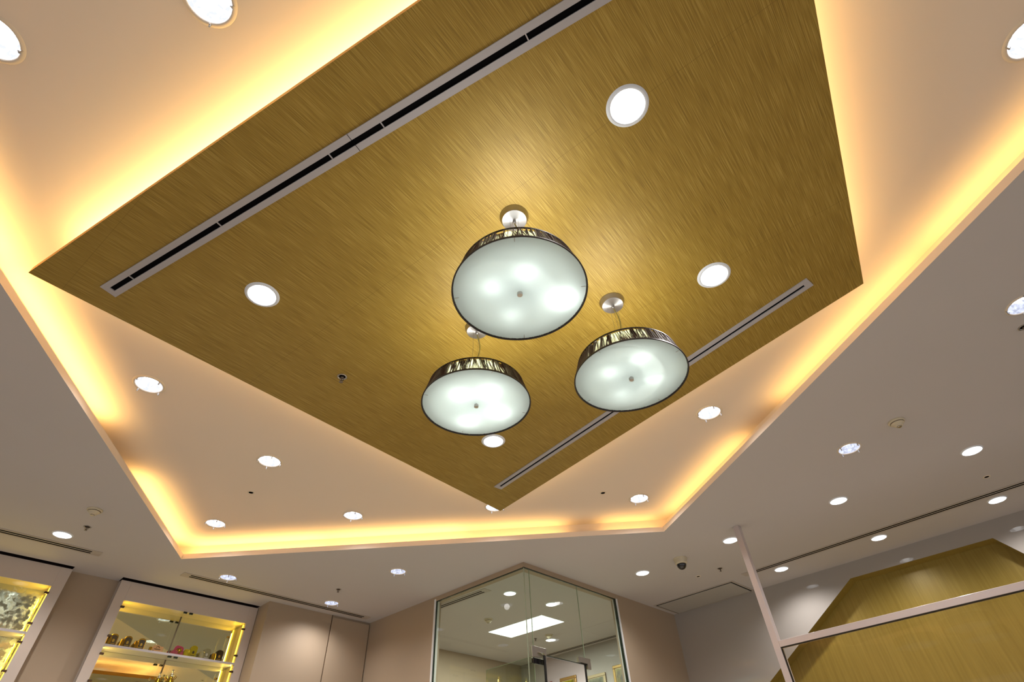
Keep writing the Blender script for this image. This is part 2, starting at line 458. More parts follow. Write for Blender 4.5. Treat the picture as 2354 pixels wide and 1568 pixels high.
def make_downlight(style, label, loc, group, energy, trim_m, refl_m, rin, rout):
    t = thing('downlight', label, 'downlight', loc, 0, group)
    obj('trim_ring', lathe([(rin, 0.003), (rin, -0.003), (rin+0.003, -0.006), (rout-0.006, -0.005), (rout, 0.0)], 48), trim_m, t, smooth=True)
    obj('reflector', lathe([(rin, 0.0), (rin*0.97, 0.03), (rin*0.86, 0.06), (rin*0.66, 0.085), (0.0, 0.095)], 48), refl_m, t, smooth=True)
    for x in (-0.02, 0.02):
        obj('lamp_tube', cfl(x, 0.05, rin*0.62, 0.0075), M['bulb'], t, smooth=True)
    if style == 'clip':
        g = obj('glass_lens', lathe([(0, -0.008), (rin+0.004, -0.008), (rin+0.004, -0.013), (0, -0.013)], 48), M['lens'], t)
        for k in range(4):
            a = PI/4 + k*PI/2 + 0.25
            x, y = cos(a)*(rin+0.006), sin(a)*(rin+0.006)
            b_ = tube([(x, y, 0.0), (x, y, -0.023)], 0.0036, 8)
            tube([(x, y, -0.014), (x*0.90, y*0.90, -0.0145)], 0.0025, 8, b_)
            obj('clip', b_, M['chrome'], t)
    spot('downlight_lamp', t, 0.012 if style != 'clip' else -0.02, energy, 150, (1.0, 0.975, 0.95), 0.03, 1.0)
    return t

G1, G2, G3, G4, G5 = ('downlights in the gold panel', 'downlights in the cream tray', 'clip-lens downlights in the grey ceiling', 'white downlights in the grey ceiling', 'downlights inside the glass room')
PW = 30.0
def place_all(lst, z, group, style, *a):
    first = None
    for it in lst:
        (x, y), lab = it[0], it[1]; rz = it[2] if len(it) > 2 else 0.3
        if first is None:
            first = make_downlight(style, lab, (x, y, z), group, *a); first.rotation_euler = (0, 0, rz)
        else: dup(first, (x, y, z), lab, rz, group)
place_all(panel_dl, P, G1, 'white', PW, M['trim'], M['refl_hot'], 0.060, 0.076)
place_all(tray_dl, T, G2, 'clip', PW, M['trimcream'], M['refl_tray'], 0.072, 0.088)
place_all(low_clip, H, G3, 'clip', PW, M['trimcream'], M['refl'], 0.068, 0.079)
place_all(low_white, H, G4, 'white', PW*1.3, M['trim'], M['refl_hot'], 0.060, 0.072)
place_all(in_white, H, G5, 'white', PW*1.6, M['trim'], M['refl_hot'], 0.060, 0.072)

# ------------------------------------------------------------------ cove lighting
def strip_light(p, q, z, watts, color, width=0.03, tilt=None):
    p, q = Vector(p), Vector(q); d = q-p; c = (p+q)/2
    l = bpy.data.lights.new('cove_tube', 'AREA'); l.shape = 'RECTANGLE'; l.size = d.length; l.size_y = width
    l.energy = watts*d.length; l.color = color
    o = bpy.data.objects.new('cove_tube', l); C.objects.link(o)
    o.location = (c.x, c.y, z)
    o.rotation_euler = (PI, 0, math.atan2(d.y, d.x))
    return o

WARM = (1.0, 0.64, 0.21); WARM2 = (1.0, 0.70, 0.27)
def along(a, b, s0, s1, off):
    a, b = Vector(a), Vector(b); d = (b-a).normalized(); n = Vector((d.y, -d.x))
    ctr = Vector((1.2, 1.2))
    if n.dot((a+b)/2-ctr) < 0: n = -n
    return a+d*s0+n*off, a+d*s1+n*off
for a, b, segs in ((B, F_, ((0.02, 1.19, 2.5), (1.86, 3.06, 3.0), (3.1, 4.3, 3), (4.35, 5.5, 3))),
                   (Cc, E_, ((0.05, 1.26, 1.35), (1.68, 2.88, 1.3), (2.92, 4.1, 1.4), (4.15, 5.35, 1.4))),
                   (B, Cc, ((0.02, 1.22, 2.7), (1.25, 2.45, 2.4), (2.48, 3.3, 1.6), (3.62, 4.1, 1.4)))):
    for s0, s1, LT in segs:
        p, q = along(a, b, s0, s1, 0.055)
        strip_light(p, q, H+0.022, LT, WARM)
PI_ = offset_poly(PANEL, -0.14)
for i, w in enumerate((7.6, 7.4, 8.0, 9.6)):
    p, q = Vector(PI_[i]), Vector(PI_[(i+1) % 4])
    strip_light(p, q, P+PT+0.008, w, WARM2, 0.02)

# ------------------------------------------------------------------ linear diffusers on gold panel
def bar(p, q, w0, w1, z0, z1, o): return seg_prism((p[0]-o[0], p[1]-o[1]), (q[0]-o[0], q[1]-o[1]), w0, w1, z0, z1)
def panel_diffuser(p, q, label, half, gap, ribs, seam):
    p, q = Vector(p), Vector(q); o = (p+q)/2; d = (q-p).normalized()
    t = thing('slot_diffuser', label, 'air diffuser', (o.x, o.y, P))
    obj('slot', bar(p, q, -gap, gap, -0.0008, -0.0004, o), M['dark'], t)
    bm = bar(p, q, gap, half, -0.006, 0, o); obj('flange', bm, M['diff'], t)
    bm = bar(p, q, -half, -gap, -0.006, 0, o); obj('flange', bm, M['diff'], t)
    e0, e1 = p+d*0.03, q-d*0.03
    obj('end_piece', bar(p, e0, -gap, gap, -0.006, -0.001, o), M['diff'], t)
    obj('end_piece', bar(e1, q, -gap, gap, -0.006, -0.001, o), M['diff'], t)
    for s in ribs:
        a = p+d*s; obj('rib', bar(a, a+d*0.004, -gap, gap, -0.005, -0.001, o), M['diff'], t)
    for s in seam:
        a = p+d*s; obj('joint', bar(a, a+d*0.002, -half, half, -0.0066, -0.0058, o), M['dark'], t)
panel_diffuser((-0.134, 2.334), (0.66, -0.331), 'long white slot air diffuser across the upper half of the gold panel', 0.036, 0.011,
               (0.16, 0.71, 1.30, 1.54, 2.12, 2.5), (1.41,))
panel_diffuser((2.431, 2.478), (2.183, 0.088), 'short white slot air diffuser near the right edge of the gold panel, behind a pendant', 0.032, 0.008, (), ())

# ------------------------------------------------------------------ linear diffusers on grey ceiling
def twin_slot(p, q, label, half=0.05):
    p, q = Vector(p), Vector(q); o = (p+q)/2; d = (q-p).normalized()
    t = thing('slot_diffuser', label, 'air diffuser', (o.x, o.y, H))
    obj('flange', bar(p, q, -half, half, -0.004, 0, o), M['ceilslot'], t)
    a, b = p+d*0.07, q-d*0.07
    for c in (-0.018, 0.018):
        obj('slot', bar(a, b, c-0.009, c+0.009, -0.0048, -0.0042, o), M['dark'], t)
twin_slot((-2.2, 5.40), (0.735, 5.466), 'twin-slot air diffuser in the grey ceiling in front of the far left cabinet')
twin_slot((1.394, 5.486), (3.394, 5.537), 'twin-slot air diffuser in the grey ceiling in front of the bottle cabinet')
twin_slot((5.569, 2.171), (5.47, -1.9), 'twin-slot air diffuser in the grey ceiling along the glossy niche wall')
twin_slot((3.76, 5.0), (3.823, 4.068), 'twin-slot air diffuser inside the glass room along its left pane')
twin_slot((6.19, 5.6), (6.235, 3.6), 'twin-slot air diffuser inside the glass room above the hanging pictures', 0.04)

# access panel
t = thing('access_panel', 'rectangular grey access panel with framed edge in the ceiling behind the partition post', 'access panel', (5.885, 2.815, H))
AP = [(5.638, 3.267), (5.640, 2.345), (6.070, 2.331), (6.090, 3.262)]
ap = [(x-5.885, y-2.815) for x, y in AP]; ao = offset_poly(ap, 0.022); ai = offset_poly(ap, -0.012)
obj('frame', prism(ao, -0.004, 0), M['ceilslot'], t)
obj('gap', prism(ap, -0.0052, -0.0042), M['dark'], t)
hatch = plain('hatch_grey', (168, 164, 158), 0.6)
obj('hatch', prism(ai, -0.008, -0.0054), hatch, t)
for k in (1/3, 2/3):
    a = Vector(ai[0]).lerp(Vector(ai[1]), k); b = Vector(ai[3]).lerp(Vector(ai[2]), k)
    obj('seam', seg_prism(a, b, -0.001, 0.001, -0.0086, -0.0081), M['ceilslot'], t)

# ------------------------------------------------------------------ pendants
FILL = 0.9; UPL = 2.2  # strengths of the added fill and upward lamps in each pendant
def pendant(cx, cy, label, spots, strengths, rz, bright=1.0):
    zb, zt, Rb, Rt = 2.702, 2.790, 0.2375, 0.2125
    t = thing('pendant_lamp', label, 'pendant lamp', (cx, cy, P), 0, 'round pendants under the gold panel')
    z0 = P
    L_ = lambda z: z-z0
    obj('canopy', lathe([(0.0595, 0.0), (0.0595, -0.004), (0.051, -0.026), (0.050, -0.028), (0.0, -0.030)], 64), M['canopy'], t, smooth=False)
    obj('cord_grip', lathe([(0.007, -0.029), (0.007, -0.044), (0.004, -0.048), (0, -0.048)], 16), M['steel'], t)
    zt_, zb_ = L_(zt), L_(zb)
    sh = lathe([(Rb-0.0042, zb_+0.004), (Rt-0.012, zt_)], 96)
    for f_ in sh.faces: f_.smooth = True
    rng = random.Random(int(rz*100))
    nst = 230
    for i in range(nst):                      # dense upright strings standing off the sheer inner layer
        if rng.random() < 0.16: continue
        a0 = 2*PI*(i+rng.uniform(-0.3, 0.3))/nst; a1 = a0 + rng.uniform(-0.05, 0.05); da = rng.uniform(0.0012, 0.003)
        q = []
        for (aa, R0, z, dp) in ((a0, Rb, zb_+0.004, 0.0045), (a1, Rt, zt_, 0.0125)):
            q.append([sh.verts.new((cos(aa+w_)*R_2, sin(aa+w_)*R_2, z)) for w_, R_2 in ((-da*0.6, R0-dp), (-da, R0), (da, R0), (da*0.6, R0-dp))])
        for k_ in range(3):
            f_ = sh.faces.new((q[0][k_], q[0][k_+1], q[1][k_+1], q[1][k_])); f_.material_index = 1
    s = obj('shade', sh, M['shade'], t)
    s.data.materials.append(M['string'])
    s.rotation_euler = (0, 0, rz)
    obj('lining', lathe([(Rb-0.007, zb_+0.012), (Rt-0.015, zt_-0.004)], 96), LIN, t, smooth=True)
    obj('rim', lathe([(Rb-0.003, zb_), (Rb+0.0015, zb_), (Rb+0.0005, zb_+0.006), (Rb-0.004, zb_+0.006), (Rb-0.003, zb_)], 96), M['brown'], t)
    obj('rim', lathe([(Rt-0.003, zt_-0.004), (Rt+0.0012, zt_-0.004), (Rt+0.001, zt_+0.001), (Rt-0.003, zt_+0.001), (Rt-0.003, zt_-0.004)], 96), M['brown'], t)
    g = obj('glass_diffuser', lathe([(0, zb_+0.0055), (Rb-0.0032, zb_+0.0055)], 96), M['frosted'], t)
    obj('finial', lathe([(0, zb_-0.012), (0.009, zb_-0.012), (0.010, zb_-0.010), (0.010, zb_-0.001), (0.004, zb_+0.001), (0.004, zb_+0.05), (0, zb_+0.05)], 24), M['steel'], t)
    for k in range(4):
        a = rz + 0.5 + k*PI/2; x, y = cos(a), sin(a)
        obj('clip', tube([(x*(Rb-0.022), y*(Rb-0.022), zb_+0.0045), (x*(Rb-0.006), y*(Rb-0.006), zb_+0.0045)], 0.0012, 6), M['steel'], t)
    # spider frame across the open top carrying the lamp holders
    f = bmesh.new()
    for k in range(3):
        a = rz + k*2*PI/3
        tube([(0, 0, zt_-0.012), (cos(a)*(Rt-0.003), sin(a)*(Rt-0.003), zt_-0.003)], 0.003, 6, f)
    lathe([(0, zt_-0.008), (0.115, zt_-0.008), (0.115, zt_-0.011), (0, zt_-0.011)], 40, f)  # unseen plate added to block uplight and throw it down onto the disc
    lathe([(0, zb_+0.05), (0.03, zb_+0.05), (0.03, zt_-0.01), (0, zt_-0.01)], 20, f)
    obj('frame', f, M['white'], t)
    for k in range(3):
        a = rz + k*2*PI/3 + 0.4
        obj('wire', tube([(cos(a)*0.019, sin(a)*0.019, -0.028), (cos(a)*0.019, sin(a)*0.019, zt_-0.011)], 0.0007, 6), M['steel'], t)
    zc = lambda u: -0.046 + (zt_-0.01+0.046)*u
    pts = [(0.012*sin(u*2.2*PI)*(1-u*0.3), -0.010*sin(u*1.7*PI), zc(u)) for u in [i/12 for i in range(13)]]
    obj('cord', tube(pts, 0.0028, 8), M['cord'], t, smooth=True)
    for (sx, sy), w in zip(spots, strengths):
        b_ = obj('bulb', lathe([(0, -0.012), (0.006, -0.0104), (0.0104, -0.006), (0.012, 0), (0.0104, 0.006), (0.006, 0.0104), (0, 0.012)], 16), M['bulb'], t, loc=(sx, sy, zb_+0.066), smooth=True)
        l = bpy.data.lights.new('bulb_light', 'POINT'); l.energy = w*PEND; l.shadow_soft_size = 0.018; l.color = (0.97, 1.0, 0.985)
        o = bpy.data.objects.new('bulb_light', l); C.objects.link(o); o.parent = t; o.location = (sx, sy, zb_+0.050)
    obj('fill_ring', tube([(0.184*cos(i*PI/24), 0.184*sin(i*PI/24), zb_+0.066) for i in range(49)], 0.005, 6), M['ring'], t)  # unseen glowing ring added to brighten the edge of the frosted disc
    for zz, en, rx, rad in ((zt_-0.014, FILL*bright, 0, 0.20), (zt_-0.004, UPL, PI, 0.16)):  # added lamps: one evens out the disc, one brightens the gold panel
        l = bpy.data.lights.new('pendant_fill_light', 'AREA'); l.shape = 'DISK'; l.size = rad*2 if rx == 0 else rad; l.energy = en; l.color = (0.96, 1.0, 0.975) if rx == 0 else (1.0, 0.97, 0.88)
        if rx == 0: l.size = 0.39
        o = bpy.data.objects.new('pendant_fill_light', l); C.objects.link(o); o.parent = t; o.location = (0, 0, zz); o.rotation_euler = (rx, 0, 0)
LIN = M['lining']
# lining must let some light reach the strings
LIN, nt, N, L, out = new_mat('shade_lining_sheer')
a_ = N.new('ShaderNodeBsdfTransparent'); b_ = N.new('ShaderNodeBsdfTranslucent'); b_.inputs[0].default_value = (0.9, 0.92, 0.85, 1)
nz = N.new('ShaderNodeTexNoise'); nz.inputs['Scale'].default_value = 60
mr = N.new('ShaderNodeMapRange'); mr.inputs['To Min'].default_value = 0.2; mr.inputs['To Max'].default_value = 0.4
mx = N.new('ShaderNodeMixShader'); L.new(nz.outputs['Fac'], mr.inputs['Value']); L.new(mr.outputs[0], mx.inputs[0])
L.new(a_.outputs[0], mx.inputs[1]); L.new(b_.outputs[0], mx.inputs[2]); L.new(mx.outputs[0], out.inputs[0])
PEND = 0.34
pendant(0.918, 0.803, 'largest and nearest round pendant lamp with frosted disc and dark string shade', [(-0.088, 0.052), (-0.048, -0.080), (0.060, 0.102), (0.140, -0.085)], (1, 1.05, 0.7, 4.5), 0.2)
pendant(1.595, 0.813, 'round pendant lamp on the right, in front of the short slot diffuser', [(-0.092, 0.045), (-0.070, -0.100), (0.088, -0.060), (0.066, 0.098)], (1, 1.1, 0.8, 0.65), 1.1)
pendant(1.238, 1.383, 'round pendant lamp at front left, lowest of the three in the photo', [(-0.10, 0.0), (-0.016, -0.105), (0.06, 0.125), (0.125, -0.02)], (1.5, 2.0, 1.8, 2.2), 2.2, 1.6)

# ------------------------------------------------------------------ sprinklers, sensors, smoke detectors, camera
def make_sprinkler(label, loc):
    t = thing('sprinkler', label, 'sprinkler', loc, 0, 'fire sprinklers')
    obj('escutcheon', lathe([(0.026, 0), (0.026, -0.003), (0.022, -0.005), (0.018, -0.003), (0.016, 0.0)], 32), M['steel'], t)
    obj('cup', lathe([(0.0175, -0.0005), (0.0, -0.0012)], 32), M['dark'], t)
    b_ = lathe([(0.009, 0), (0.009, -0.010), (0.006, -0.013), (0, -0.013)], 16)
    tube([(0.007, 0, -0.010), (0.011, 0, -0.018), (0.002, 0, -0.034)], 0.0022, 6, b_)
    tube([(-0.007, 0, -0.010), (-0.011, 0, -0.018), (-0.002, 0, -0.034)], 0.0022, 6, b_)
    tube([(0, 0, -0.012), (0, 0, -0.036)], 0.0025, 8, b_)
    obj('body', b_, M['brass'], t)
    obj('deflector', lathe([(0, -0.036), (0.010, -0.036), (0.011, -0.038), (0, -0.040)], 16), M['brass'], t)
    return t
sp = make_sprinkler('metal sprinkler head hanging from the gold panel, alone on its left half', (0.952, 2.151, P))
for (x, y), lab in (((0.504, 4.987), 'dark sprinkler head on the grey ceiling below the left smoke detector'),
                    ((2.672, 4.978), 'dark sprinkler head on the grey ceiling above the blank taupe wall'),
                    ((5.215, 2.238), 'dark sprinkler head on the grey ceiling beside the partition post'),
                    ((3.385, -0.581), 'dark sprinkler head on the grey ceiling cut by the right photo edge'),
                    ((5.479, 4.966), 'dark sprinkler head inside the glass room behind the light panel'),
                    ((5.951, 4.053), 'dark sprinkler head inside the glass room by its right jamb')):
    dup(sp, (x, y, H), lab).scale = (1, 1, 0.72)

def make_ring(label, loc):
    t = thing('ceiling_sensor', label, 'sensor', loc, 0, 'small flush ceiling sensors')
    obj('ring', lathe([(0.026, 0), (0.025, -0.003), (0.019, -0.004), (0.017, -0.001)], 32), M['trimcream'], t)
    obj('eye', lathe([(0.0185, -0.001), (0.008, -0.0022), (0, -0.0022)], 32), M['dark'], t)
    return t
rg = make_ring('small dark recessed sensor in the left half of the cream tray', (1.270, 3.993, T))
for (x, y, z), lab in (((3.357, 2.207, T), 'small dark recessed sensor in the right half of the cream tray'),
                       ((5.230, 2.489, H), 'small dark recessed sensor in the grey ceiling beside the access panel'),
                       ((5.161, -0.048, H), 'small dark recessed sensor in the grey ceiling near the right slot diffuser')):
    dup(rg, (x, y, z), lab)

def make_smoke(label, loc):
    t = thing('smoke_detector', label, 'smoke detector', loc, 0, 'smoke detectors')
    obj('base', lathe([(0.050, 0), (0.050, -0.008), (0.044, -0.012), (0, -0.012)], 40), M['plastic'], t)
    obj('head', lathe([(0.040, -0.011), (0.040, -0.018), (0.030, -0.024), (0.024, -0.034), (0.018, -0.038), (0, -0.039)], 40), M['plastic'], t)
    obj('vent', lathe([(0.0405, -0.014), (0.0410, -0.016), (0.0405, -0.0175)], 40), M['hook'], t)
    obj('sensor_tip', lathe([(0.014, -0.038), (0.014, -0.042), (0.011, -0.044), (0, -0.044)], 24), M['steel'], t)
    return t
sm = make_smoke('round ivory smoke detector in the grey ceiling on the far left', (0.463, 4.656, H))
dup(sm, (3.815, 0.190, H), 'round ivory smoke detector in the grey ceiling on the right side')
dup(sm, (4.484, 4.767, H), 'round ivory smoke detector inside the glass room, left of the light panel')
dup(sm, (5.506, 4.762, H), 'round smoke detector inside the glass room beyond the light panel')

t = thing('dome_camera', 'ivory security camera with dark glass dome on the grey ceiling', 'security camera', (4.681, 2.358, H))
obj('housing', lathe([(0.062, 0), (0.062, -0.006), (0.058, -0.010), (0.055, -0.045), (0.046, -0.055), (0.041, -0.055)], 40), M['plastic'], t, smooth=False)
obj('dome', lathe([(0.043, -0.052)] + [(0.043*cos(a*PI/16), -0.058-0.043*sin(a*PI/16)) for a in range(0, 9)], 40), M['dome'], t, smooth=True)
obj('lens', lathe([(0, -0.075), (0.012, -0.075), (0.014, -0.060), (0, -0.060)], 16), M['black'], t)

# ------------------------------------------------------------------ walls
GX, GY = 3.595, 3.349                      # outer glass corner
I_ = (3.508, 5.690); R_ = (6.117, 3.326)
J1 = (3.5495, 4.575); J2 = (5.005, 3.337)
WT = 0.09
struct('floor', box(-6, 6.6, -6, 6.4, -0.1, 0.0), M['floor'])
struct('wall_back', prism([(2.32, 5.675), (3.508, 5.690), (3.508, 6.2), (2.32, 6.2)], 0, H), M['wall'])
struct('wall_recess', box(0.64, 1.06, 6.004, 6.2, 0, H), M['wall'])
struct('wall_left', box(-5, -0.66, 5.68, 6.2, 0, H), M['wall'])
struct('wall_glass_left', seg_prism(J1, I_, -WT, 0, 0, H), M['wall'])
struct('wall_glass_right', seg_prism(J2, R_, 0, WT, 0, H), M['wall'])
# headers above the glass
bm = prism([(GX, GY), J1, (J1[0]+WT, J1[1]), (GX+WT, GY+WT)], 3.158, H)
prism([(GX, GY), (GX+WT, GY+WT), (J2[0], J2[1]+WT), J2], 3.158, H, bm)
struct('trim_3', bm, M['wall'])
struct('wall_inner_back', box(3.4, 6.5, 6.03, 6.15, 0, H), M['wall'])
struct('wall_inner_right', box(6.305, 6.45, 3.3, 6.1, 0, H), M['wallgloss'])
# glossy right wall with polygon niche
k = 0.9972
NI = [(1.376*k, 1.3+1.766*k), (2.474*k, 1.3+1.087*k), (3.1, 1.98), (3.1, 0.3), (-1.6, 0.3), (-1.6, 0.78), (0.054*k, 1.3+1.592*k), (0.178*k, 1.3+1.765*k)]
XW = 6.100
bm = flat_with_holes([(3.34, 0), (3.34, H), (-5, H), (-5, 0)], [NI], lambda y, z: (XW, y, z))
struct('wall_right', bm, M['wallgloss'])
bm = bmesh.new()
a = [bm.verts.new((XW, y, z)) for y, z in NI]; b = [bm.verts.new((XW+0.145, y, z)) for y, z in NI]
for i in range(len(NI)):
    j = (i+1) % len(NI); bm.faces.new((a[i], a[j], b[j], b[i]))
bm.faces.new(b)
struct('wall_niche', bm, M['niche'])
# flush service door in the back wall
d = struct('door_1', box(3.0385, 3.498, 5.668, 5.6845, 0.01, 3.176), M['wall'])
bm = box(3.034, 3.0385, 5.6785, 5.684, 0, 3.2); box(3.498, 3.505, 5.676, 5.6895, 0, 3.176, bm)
obj('shadow_gap', bm, M['hook'], d)

# ------------------------------------------------------------------ glass room panes
def framed_pane(name, bm, parts):
    w = struct(name, bm, M['glass'])
    for n, b_, m_ in parts: obj(n, b_, m_, w)
    return w
ZT = 3.156
p0 = (GX+0.004, GY+0.012); pj = (J1[0]+0.016, J1[1]-0.022)
fr = seg_prism((J1[0], J1[1]-0.022), (J1[0], J1[1]), -0.05, 0.004, 0, ZT+0.02)
ed = seg_prism((GX+0.006, GY+0.002), (J1[0]+0.006, J1[1]-0.022), -0.014, -0.001, ZT-0.005, ZT+0.003)
eg = box(GX+0.003, GX+0.009, GY+0.003, GY+0.009, 0, ZT)
jg = box(J1[0]+0.004, J1[0]+0.018, J1[1]-0.030, J1[1]-0.0225, 0, ZT)
framed_pane('window_1', seg_prism(p0, pj, -0.012, 0, 0.0, ZT-0.006), [('frame', fr, M['white']), ('edge_seal', ed, M['glass_edge']), ('corner_joint', eg, M['joint']), ('edge_seal', jg, M['glass_edge'])])
YG = GY+0.004
framed_pane('window_2', box(GX+0.014, 3.667, YG, YG+0.012, 0, ZT-0.006), [('edge_seal', box(3.6675, 3.6715, YG, YG+0.006, 0, ZT-0.006), M['joint'])])
ed = box(GX, 5.0, YG-0.002, YG+0.010, ZT-0.005, ZT+0.003)
framed_pane('window_3', box(3.673, 4.347, YG, YG+0.012, 2.474, ZT-0.006), [('edge_seal', ed, M['glass_edge']), ('edge_seal', box(3.673, 4.347, YG, YG+0.012, 2.468, 2.4735), M['glass_edge'])])
fr = box(4.985, 5.012, YG-0.012, YG+0.04, 0, ZT+0.018)
framed_pane('window_4', box(4.352, 4.972, YG, YG+0.012, 0, ZT-0.006),
            [('edge_seal', box(4.3478, 4.3515, YG, YG+0.006, 2.47, ZT-0.006), M['joint']), ('edge_seal', box(4.340, 4.352, YG-0.001, YG+0.013, 0, 2.47), M['black']),
             ('frame', fr, M['white']), ('edge_seal', box(4.973, 4.984, YG-0.004, YG+0.02, 0, ZT), M['glass_edge'])])
dw = struct('door_2', box(3.730, 3.742, 3.305, 4.0, 0.01, 2.468), M['glass'])
obj('edge_seal', box(3.727, 3.745, 3.293, 3.305, 0.01, 2.45), M['black'], dw)
obj('edge_seal', box(3.733, 3.739, 3.305, 4.0, 2.4682, 2.4705), M['joint'], dw)
obj('edge_seal', box(3.734, 3.738, 4.0, 4.002, 0.01, 2.468), M['joint'], dw)
# patch fittings
t = thing('glass_door_bracket', 'square polished steel hinge plate clamping the glass near its outer corner', 'door fitting', (3.713, GY, 2.432))
obj('plate', bevel(box(-0.089, 0.089, -0.018, 0.004, 0.002, 0.085), 0.002), M['steel'], t)
obj('pivot_clamp', bevel(box(-0.078, 0.055, -0.012, 0.004, -0.042, -0.002), 0.002), M['dome'], t)
obj('pivot_pin', lathe([(0, -0.03), (0.008, -0.03), (0.008, 0.03), (0, 0.03)], 16), M['chrome'], t, loc=(0.062, -0.024, 0.0))
obj('pivot_arm', tube([(-0.02, -0.024, 0.042), (0.03, -0.026, 0.036), (0.062, -0.024, 0.028)], 0.005, 8), M['chrome'], t)
t = thing('glass_door_bracket', 'L-shaped polished steel glass clamp at the top of the doorway', 'door fitting', (4.311, GY, 2.474))
bm = bmesh.new()
prof = [(-0.084, 0.0), (0.038, 0.0), (0.038, -0.040), (0.085, -0.040), (0.085, 0.043), (-0.084, 0.043)]
f0 = [bm.verts.new((x, -0.018, z)) for x, z in prof]; f1 = [bm.verts.new((x, 0.002, z)) for x, z in prof]
bm.faces.new(f0); bm.faces.new(list(reversed(f1)))
for i in range(6): bm.faces.new((f0[i], f1[i], f1[(i+1) % 6], f0[(i+1) % 6]))
bmesh.ops.recalc_face_normals(bm, faces=bm.faces)
obj('plate', bm, M['steel'], t)
obj('strike', box(-0.045, 0.036, -0.010, 0.004, -0.007, -0.0005), M['black'], t)

# ceiling light panel inside
t = thing('light_panel', 'rectangular glowing white ceiling light panel inside the glass room', 'ceiling light', (5.025, 4.70, H))
LPv = [(4.808, 5.113), (4.858, 4.288), (5.245, 4.290), (5.190, 5.108)]
lp = [(x-5.025, y-4.70) for x, y in LPv]
obj('diffuser', prism(lp, -0.006, -0.003), M['panel_light'], t)
obj('frame', prism(offset_poly(lp, 0.008), -0.003, 0), M['white'], t)
a = Vector(lp[0]).lerp(Vector(lp[3]), 0.5); b = Vector(lp[1]).lerp(Vector(lp[2]), 0.5)
l = bpy.data.lights.new('panel_glow', 'AREA'); l.shape = 'RECTANGLE'; l.size = 0.36; l.size_y = 0.78; l.energy = 75; l.color = (0.97, 1, 0.97)
o = bpy.data.objects.new('panel_glow', l); C.objects.link(o); o.location = (0, 0, -0.012); o.parent = t

# pictures on the inner wall
def picture(y0, y1, zt, label, fm, canvas_rgb, canvas2):
    h = 0.42; w = y1-y0
    t = thing('framed_picture', label, 'picture', (6.303, (y0+y1)/2, zt-h), 0, 'framed pictures in the glass room')
    for bx in ((-0.022, 0, -w/2, w/2, h-0.034, h), (-0.022, 0, -w/2, w/2, 0, 0.034), (-0.022, 0, -w/2, -w/2+0.034, 0.034, h-0.034), (-0.022, 0, w/2-0.034, w/2, 0.034, h-0.034)):
        obj('frame_rail', bevel(box(*bx), 0.005), fm, t)
    obj('inner_slip', box(-0.014, -0.004, -w/2+0.032, w/2-0.032, 0.032, h-0.032), M['picgrey'], t)
    m, nt, N, L, out = new_mat('painting')
    b_ = N.new('ShaderNodeBsdfPrincipled'); b_.inputs['Roughness'].default_value = 0.35
    tc = N.new('ShaderNodeTexCoord'); nz = N.new('ShaderNodeTexNoise'); nz.inputs['Scale'].default_value = 9; nz.inputs['Detail'].default_value = 5
    cr = N.new('ShaderNodeValToRGB'); cr.color_ramp.elements[0].position = 0.42; cr.color_ramp.elements[1].position = 0.62
    cr.color_ramp.elements[0].color = (*s2l(canvas_rgb), 1); cr.color_ramp.elements[1].color = (*s2l(canvas2), 1)
    L.new(tc.outputs['Object'], nz.inputs['Vector']); L.new(nz.outputs['Fac'], cr.inputs[0]); L.new(cr.outputs[0], b_.inputs['Base Color']); L.new(b_.outputs[0], out.inputs[0])
    obj('painting', box(-0.0155, -0.0145, -w/2+0.042, w/2-0.042, 0.042, h-0.042), m, t)
picture(5.455, 5.75, 2.910, 'red-brown framed picture, only its top corner showing at the bottom of the doorway', M['picred'], (60, 40, 26), (110, 90, 60))
picture(5.031, 5.310, 2.914, 'gilt framed dark picture seen through the open glass doorway', M['picgold'], (52, 48, 12), (128, 120, 24))
picture(4.560, 4.872, 2.862, 'greyish gilt framed picture behind the clear side pane beside the doorway', M['picgrey'], (70, 74, 60), (118, 118, 96))
picture(4.09, 4.436, 2.902, 'gilt framed picture with dark yellow-green painting, nearest the right jamb', M['picgold'], (58, 44, 20), (126, 116, 30))

# ------------------------------------------------------------------ white partition frame on the right
XP = 4.44
t = thing('glass_partition', 'white framed glass partition standing in front of the gold niche', 'partition', (XP, 1.66, 0))
yy = lambda y: y-1.66
obj('post', bevel(box(0, 0.055, yy(1.640), yy(1.688), 0.0, H), 0.002), M['frame_pink'], t)
obj('transom', bevel(box(0, 0.055, yy(-2.2), yy(1.640), 2.280, 2.322), 0.002), M['frame_pink'], t)
obj('post', bevel(box(0, 0.055, yy(-2.248), yy(-2.2), 0.0, H), 0.002), M['frame_pink'], t)
bm = box(0.004, 0.024, yy(-2.2), yy(1.640), 2.275, 2.280); box(0.004, 0.024, yy(1.635), yy(1.640), 0.0, 2.272, bm)
obj('gasket', bm, M['black'], t)
obj('pane', box(0.010, 0.018, yy(-2.195), yy(1.636), 0.0, 2.276), M['part_glass'], t)

